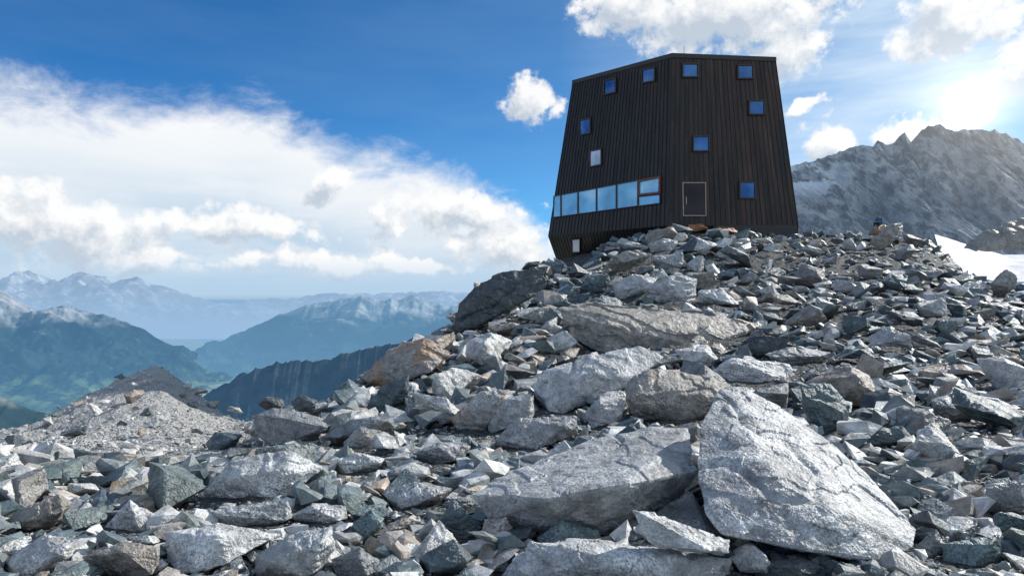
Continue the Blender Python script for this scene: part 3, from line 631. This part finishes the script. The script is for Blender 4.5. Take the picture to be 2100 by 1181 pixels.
body=skin_obj('person',J,E,m_skin); body.location=ppos; body.rotation_euler=(0,0,-.9)
tag(body,'person in a blue jacket sitting on a stone on the right skyline','person')
skin_obj('jacket',JK,EK,m_jk,body); skin_obj('trousers',TR,ET,m_tr,body)
skin_obj('hair',[(0,.01,.74,.08),(0,0,.80,.085),(0,-.01,.85,.05)],[(0,1),(1,2)],m_hr,body)
for s in(-1,1): skin_obj('boot',[(s*.16,-.48,-.2,.055),(s*.165,-.52,-.27,.055),(s*.17,-.66,-.28,.04)],[(0,1),(1,2)],m_bt,body)
# ---------------------------------------------------------------- world
w=bpy.data.worlds.new('World'); S.world=w; w.use_nodes=True; nt=w.node_tree; g=G(nt); bg=nt.nodes['Background']
SUN_AZ,SUN_EL=60,33
sky=g.n('ShaderNodeTexSky',sky_type='NISHITA'); sky.sun_disc=False; sky.sun_elevation=math.radians(SUN_EL); sky.sun_rotation=math.radians(SUN_AZ); sky.altitude=3000; sky.air_density=1; sky.dust_density=.3; sky.ozone_density=2.5
tc=g.n('ShaderNodeTexCoord').outputs['Generated']; sx_=g.sep(tc)
az=g.m('MULTIPLY',g.m('ARCTAN2',sx_[0],sx_[1]),57.2958); el=g.m('MULTIPLY',g.m('ARCSINE',sx_[2]),57.2958)
PV=g.comb(az,el,0)
def ae(px,py):
    a=math.atan((px-CX)/F); return math.degrees(a),math.degrees(math.atan((CY-py)/F*math.cos(a)))
def mkgroup(blobs,fill_clouds,namp,warp):
    ng=bpy.data.node_groups.new('cloud_field','ShaderNodeTree'); ng.interface.new_socket('P',in_out='INPUT',socket_type='NodeSocketVector'); ng.interface.new_socket('F',in_out='OUTPUT',socket_type='NodeSocketFloat')
    q=G(ng); gi=q.n('NodeGroupInput'); go=q.n('NodeGroupOutput'); p=gi.outputs[0]
    wv=q.v('SCALE',q.v('SUBTRACT',q.noise(p,.2,4,.55,col=True),(.5,.5,.5)),warp); p2=q.v('ADD',p,wv)
    p2=q.v('MULTIPLY',p2,(1,1,0)); cur=None
    L=[]
    for (x,y,rx,ry) in blobs:
        a,e=ae(x,y); a2,_=ae(x+rx,y); _,e2=ae(x,y-ry); L.append((a,e,a2-a,e2-e))
    for (a,e,ra,re) in L+fill_clouds:
        f=q.m('SUBTRACT',1,q.v('LENGTH',q.v('MULTIPLY',q.v('SUBTRACT',p2,(a,e,0)),(1/ra,1/re,0))))
        cur=f if cur is None else q.m('MAXIMUM',cur,f)
    fb=q.noise(p,.45,8,.62); out=q.m('ADD',cur,q.m('MULTIPLY',q.m('SUBTRACT',fb,.5),namp)); q.put(go.inputs[0],out); return ng
blobs=[(70,455,135,70),(200,495,165,72),(300,532,130,44),(470,455,210,40),(515,525,50,26),(680,378,62,46),(950,440,145,50),(790,455,60,34),(700,535,170,36),(1040,505,115,46),(860,545,120,22),
(1092,207,66,46),(1500,30,270,110),(1300,10,150,60),(1610,110,100,66),(1960,50,190,90),(2110,130,100,100),(1700,285,80,44),(1870,262,100,34),(1650,222,60,16)]
fill_clouds=[(-110,30,40,16),(120,32,42,18)]  # unseen bright clouds outside the view, added as fill light
grp=mkgroup(blobs,fill_clouds,2.4,4.5)
def ev(vec):
    n=g.n('ShaderNodeGroup'); n.node_tree=grp; g.put(n.inputs[0],vec); return n.outputs[0]
f0=ev(PV); f1=ev(g.v('ADD',PV,(.8,1.2,0)))
cm=g.mr(f0,-.06,.44,smooth=True)
shade=g.mr(g.m('SUBTRACT',f1,g.m('MULTIPLY',f0,.35)),-.1,.6,0,1)
ccol=g.mix(g.m('MULTIPLY',shade,.85),(1.0,1.0,1.0),(.47,.56,.67))
fc=g.n('ShaderNodeFloatCurve'); g.put(fc.inputs['Value'],g.mr(az,-60,40)); cv=fc.mapping.curves[0]
edge=[(-800,150),(0,180),(100,195),(250,215),(400,228),(520,215),(600,255),(700,305),(800,340),(900,360),(1000,400),(1080,445),(1130,500),(1200,555),(2000,600)]
pts=[]
for x_,y_ in edge:
    a,e=ae(x_,y_); pts.append(((a+60)/100,max(0,e)/30))
pts=[(0,pts[0][1])]+pts[1:]+[(1,0)]
while len(cv.points)<len(pts): cv.points.new(.5,.5)
for p_,q_ in zip(cv.points,pts): p_.location=q_
fc.mapping.update()
eg=g.m('MULTIPLY',fc.outputs[0],30)
wis=g.noise(g.v('MULTIPLY',PV,(.17,.30,0)),1,9,.62,dist=.3)
wis2=g.noise(g.v('MULTIPLY',PV,(.07,.34,0)),1,6,.55)
bm_=g.mr(g.m('ADD',g.m('SUBTRACT',eg,el),g.m('MULTIPLY',g.m('SUBTRACT',wis,.5),8.5)),-1.8,2.4,smooth=True)
bcol=g.mix(g.mr(g.m('SUBTRACT',eg,el),1,8.5,0,1),(.97,.98,.99),(.54,.69,.84))
bcol=g.mix(g.mr(wis2,.42,.62,0,.6),bcol,(.92,.95,.98))
hz=g.mr(el,0.2,4.5,1,0)
tint=g.mix(g.mr(az,-30,28),(.15,.72,1.12),(.52,.89,1.02))
base=g.mix(1,sky.outputs[0],tint,'MULTIPLY'); base=g.v('SCALE',base,.12)
veil=g.m('MULTIPLY',g.mr(az,4,28,.05,.85),g.mr(wis2,.30,.60,.25,1))
base=g.mix(veil,base,(.64,.79,.94))
sun_dir=P(1990,218,1).normalized(); dt=g.m('MAXIMUM',g.v('DOT_PRODUCT',tc,tuple(sun_dir)),0)
gl=g.m('ADD',g.m('MULTIPLY',g.m('POWER',dt,60),.12),g.m('ADD',g.m('MULTIPLY',g.m('POWER',dt,900),.5),g.m('MULTIPLY',g.m('POWER',dt,14000),30)))
c=g.mix(bm_,base,bcol)
c=g.mix(g.m('MULTIPLY',hz,.5),c,(.47,.65,.83))
c=g.mix(g.m('MULTIPLY',cm,.97),c,ccol)
c=g.mix(g.mr(el,0.1,2.6,.85,0),c,(.46,.64,.82))
c=g.v('ADD',c,g.v('SCALE',g.comb(1,.97,.9),gl))
c=g.mix(g.mr(el,-2,-.5),(.12,.2,.3),c)
g.put(bg.inputs[0],c); bg.inputs[1].default_value=1.0
l=bpy.data.lights.new('sun','SUN'); l.energy=5; l.angle=math.radians(.5); l.color=(1,.955,.89); lo=link(bpy.data.objects.new('sun',l))
a=math.radians(SUN_AZ); e=math.radians(SUN_EL); sd=Vector((math.sin(a)*math.cos(e),math.cos(a)*math.cos(e),math.sin(e))); lo.rotation_euler=sd.to_track_quat('Z','Y').to_euler(); lo.location=(30,30,60)
cam=bpy.data.cameras.new('camera'); cam.lens=24; cam.sensor_width=36; cam.clip_start=.1; cam.clip_end=200000
co=link(bpy.data.objects.new('camera',cam)); co.rotation_euler=(math.radians(90),0,0); S.camera=co
S.view_settings.view_transform='Standard'; S.view_settings.look='None'; S.view_settings.exposure=0
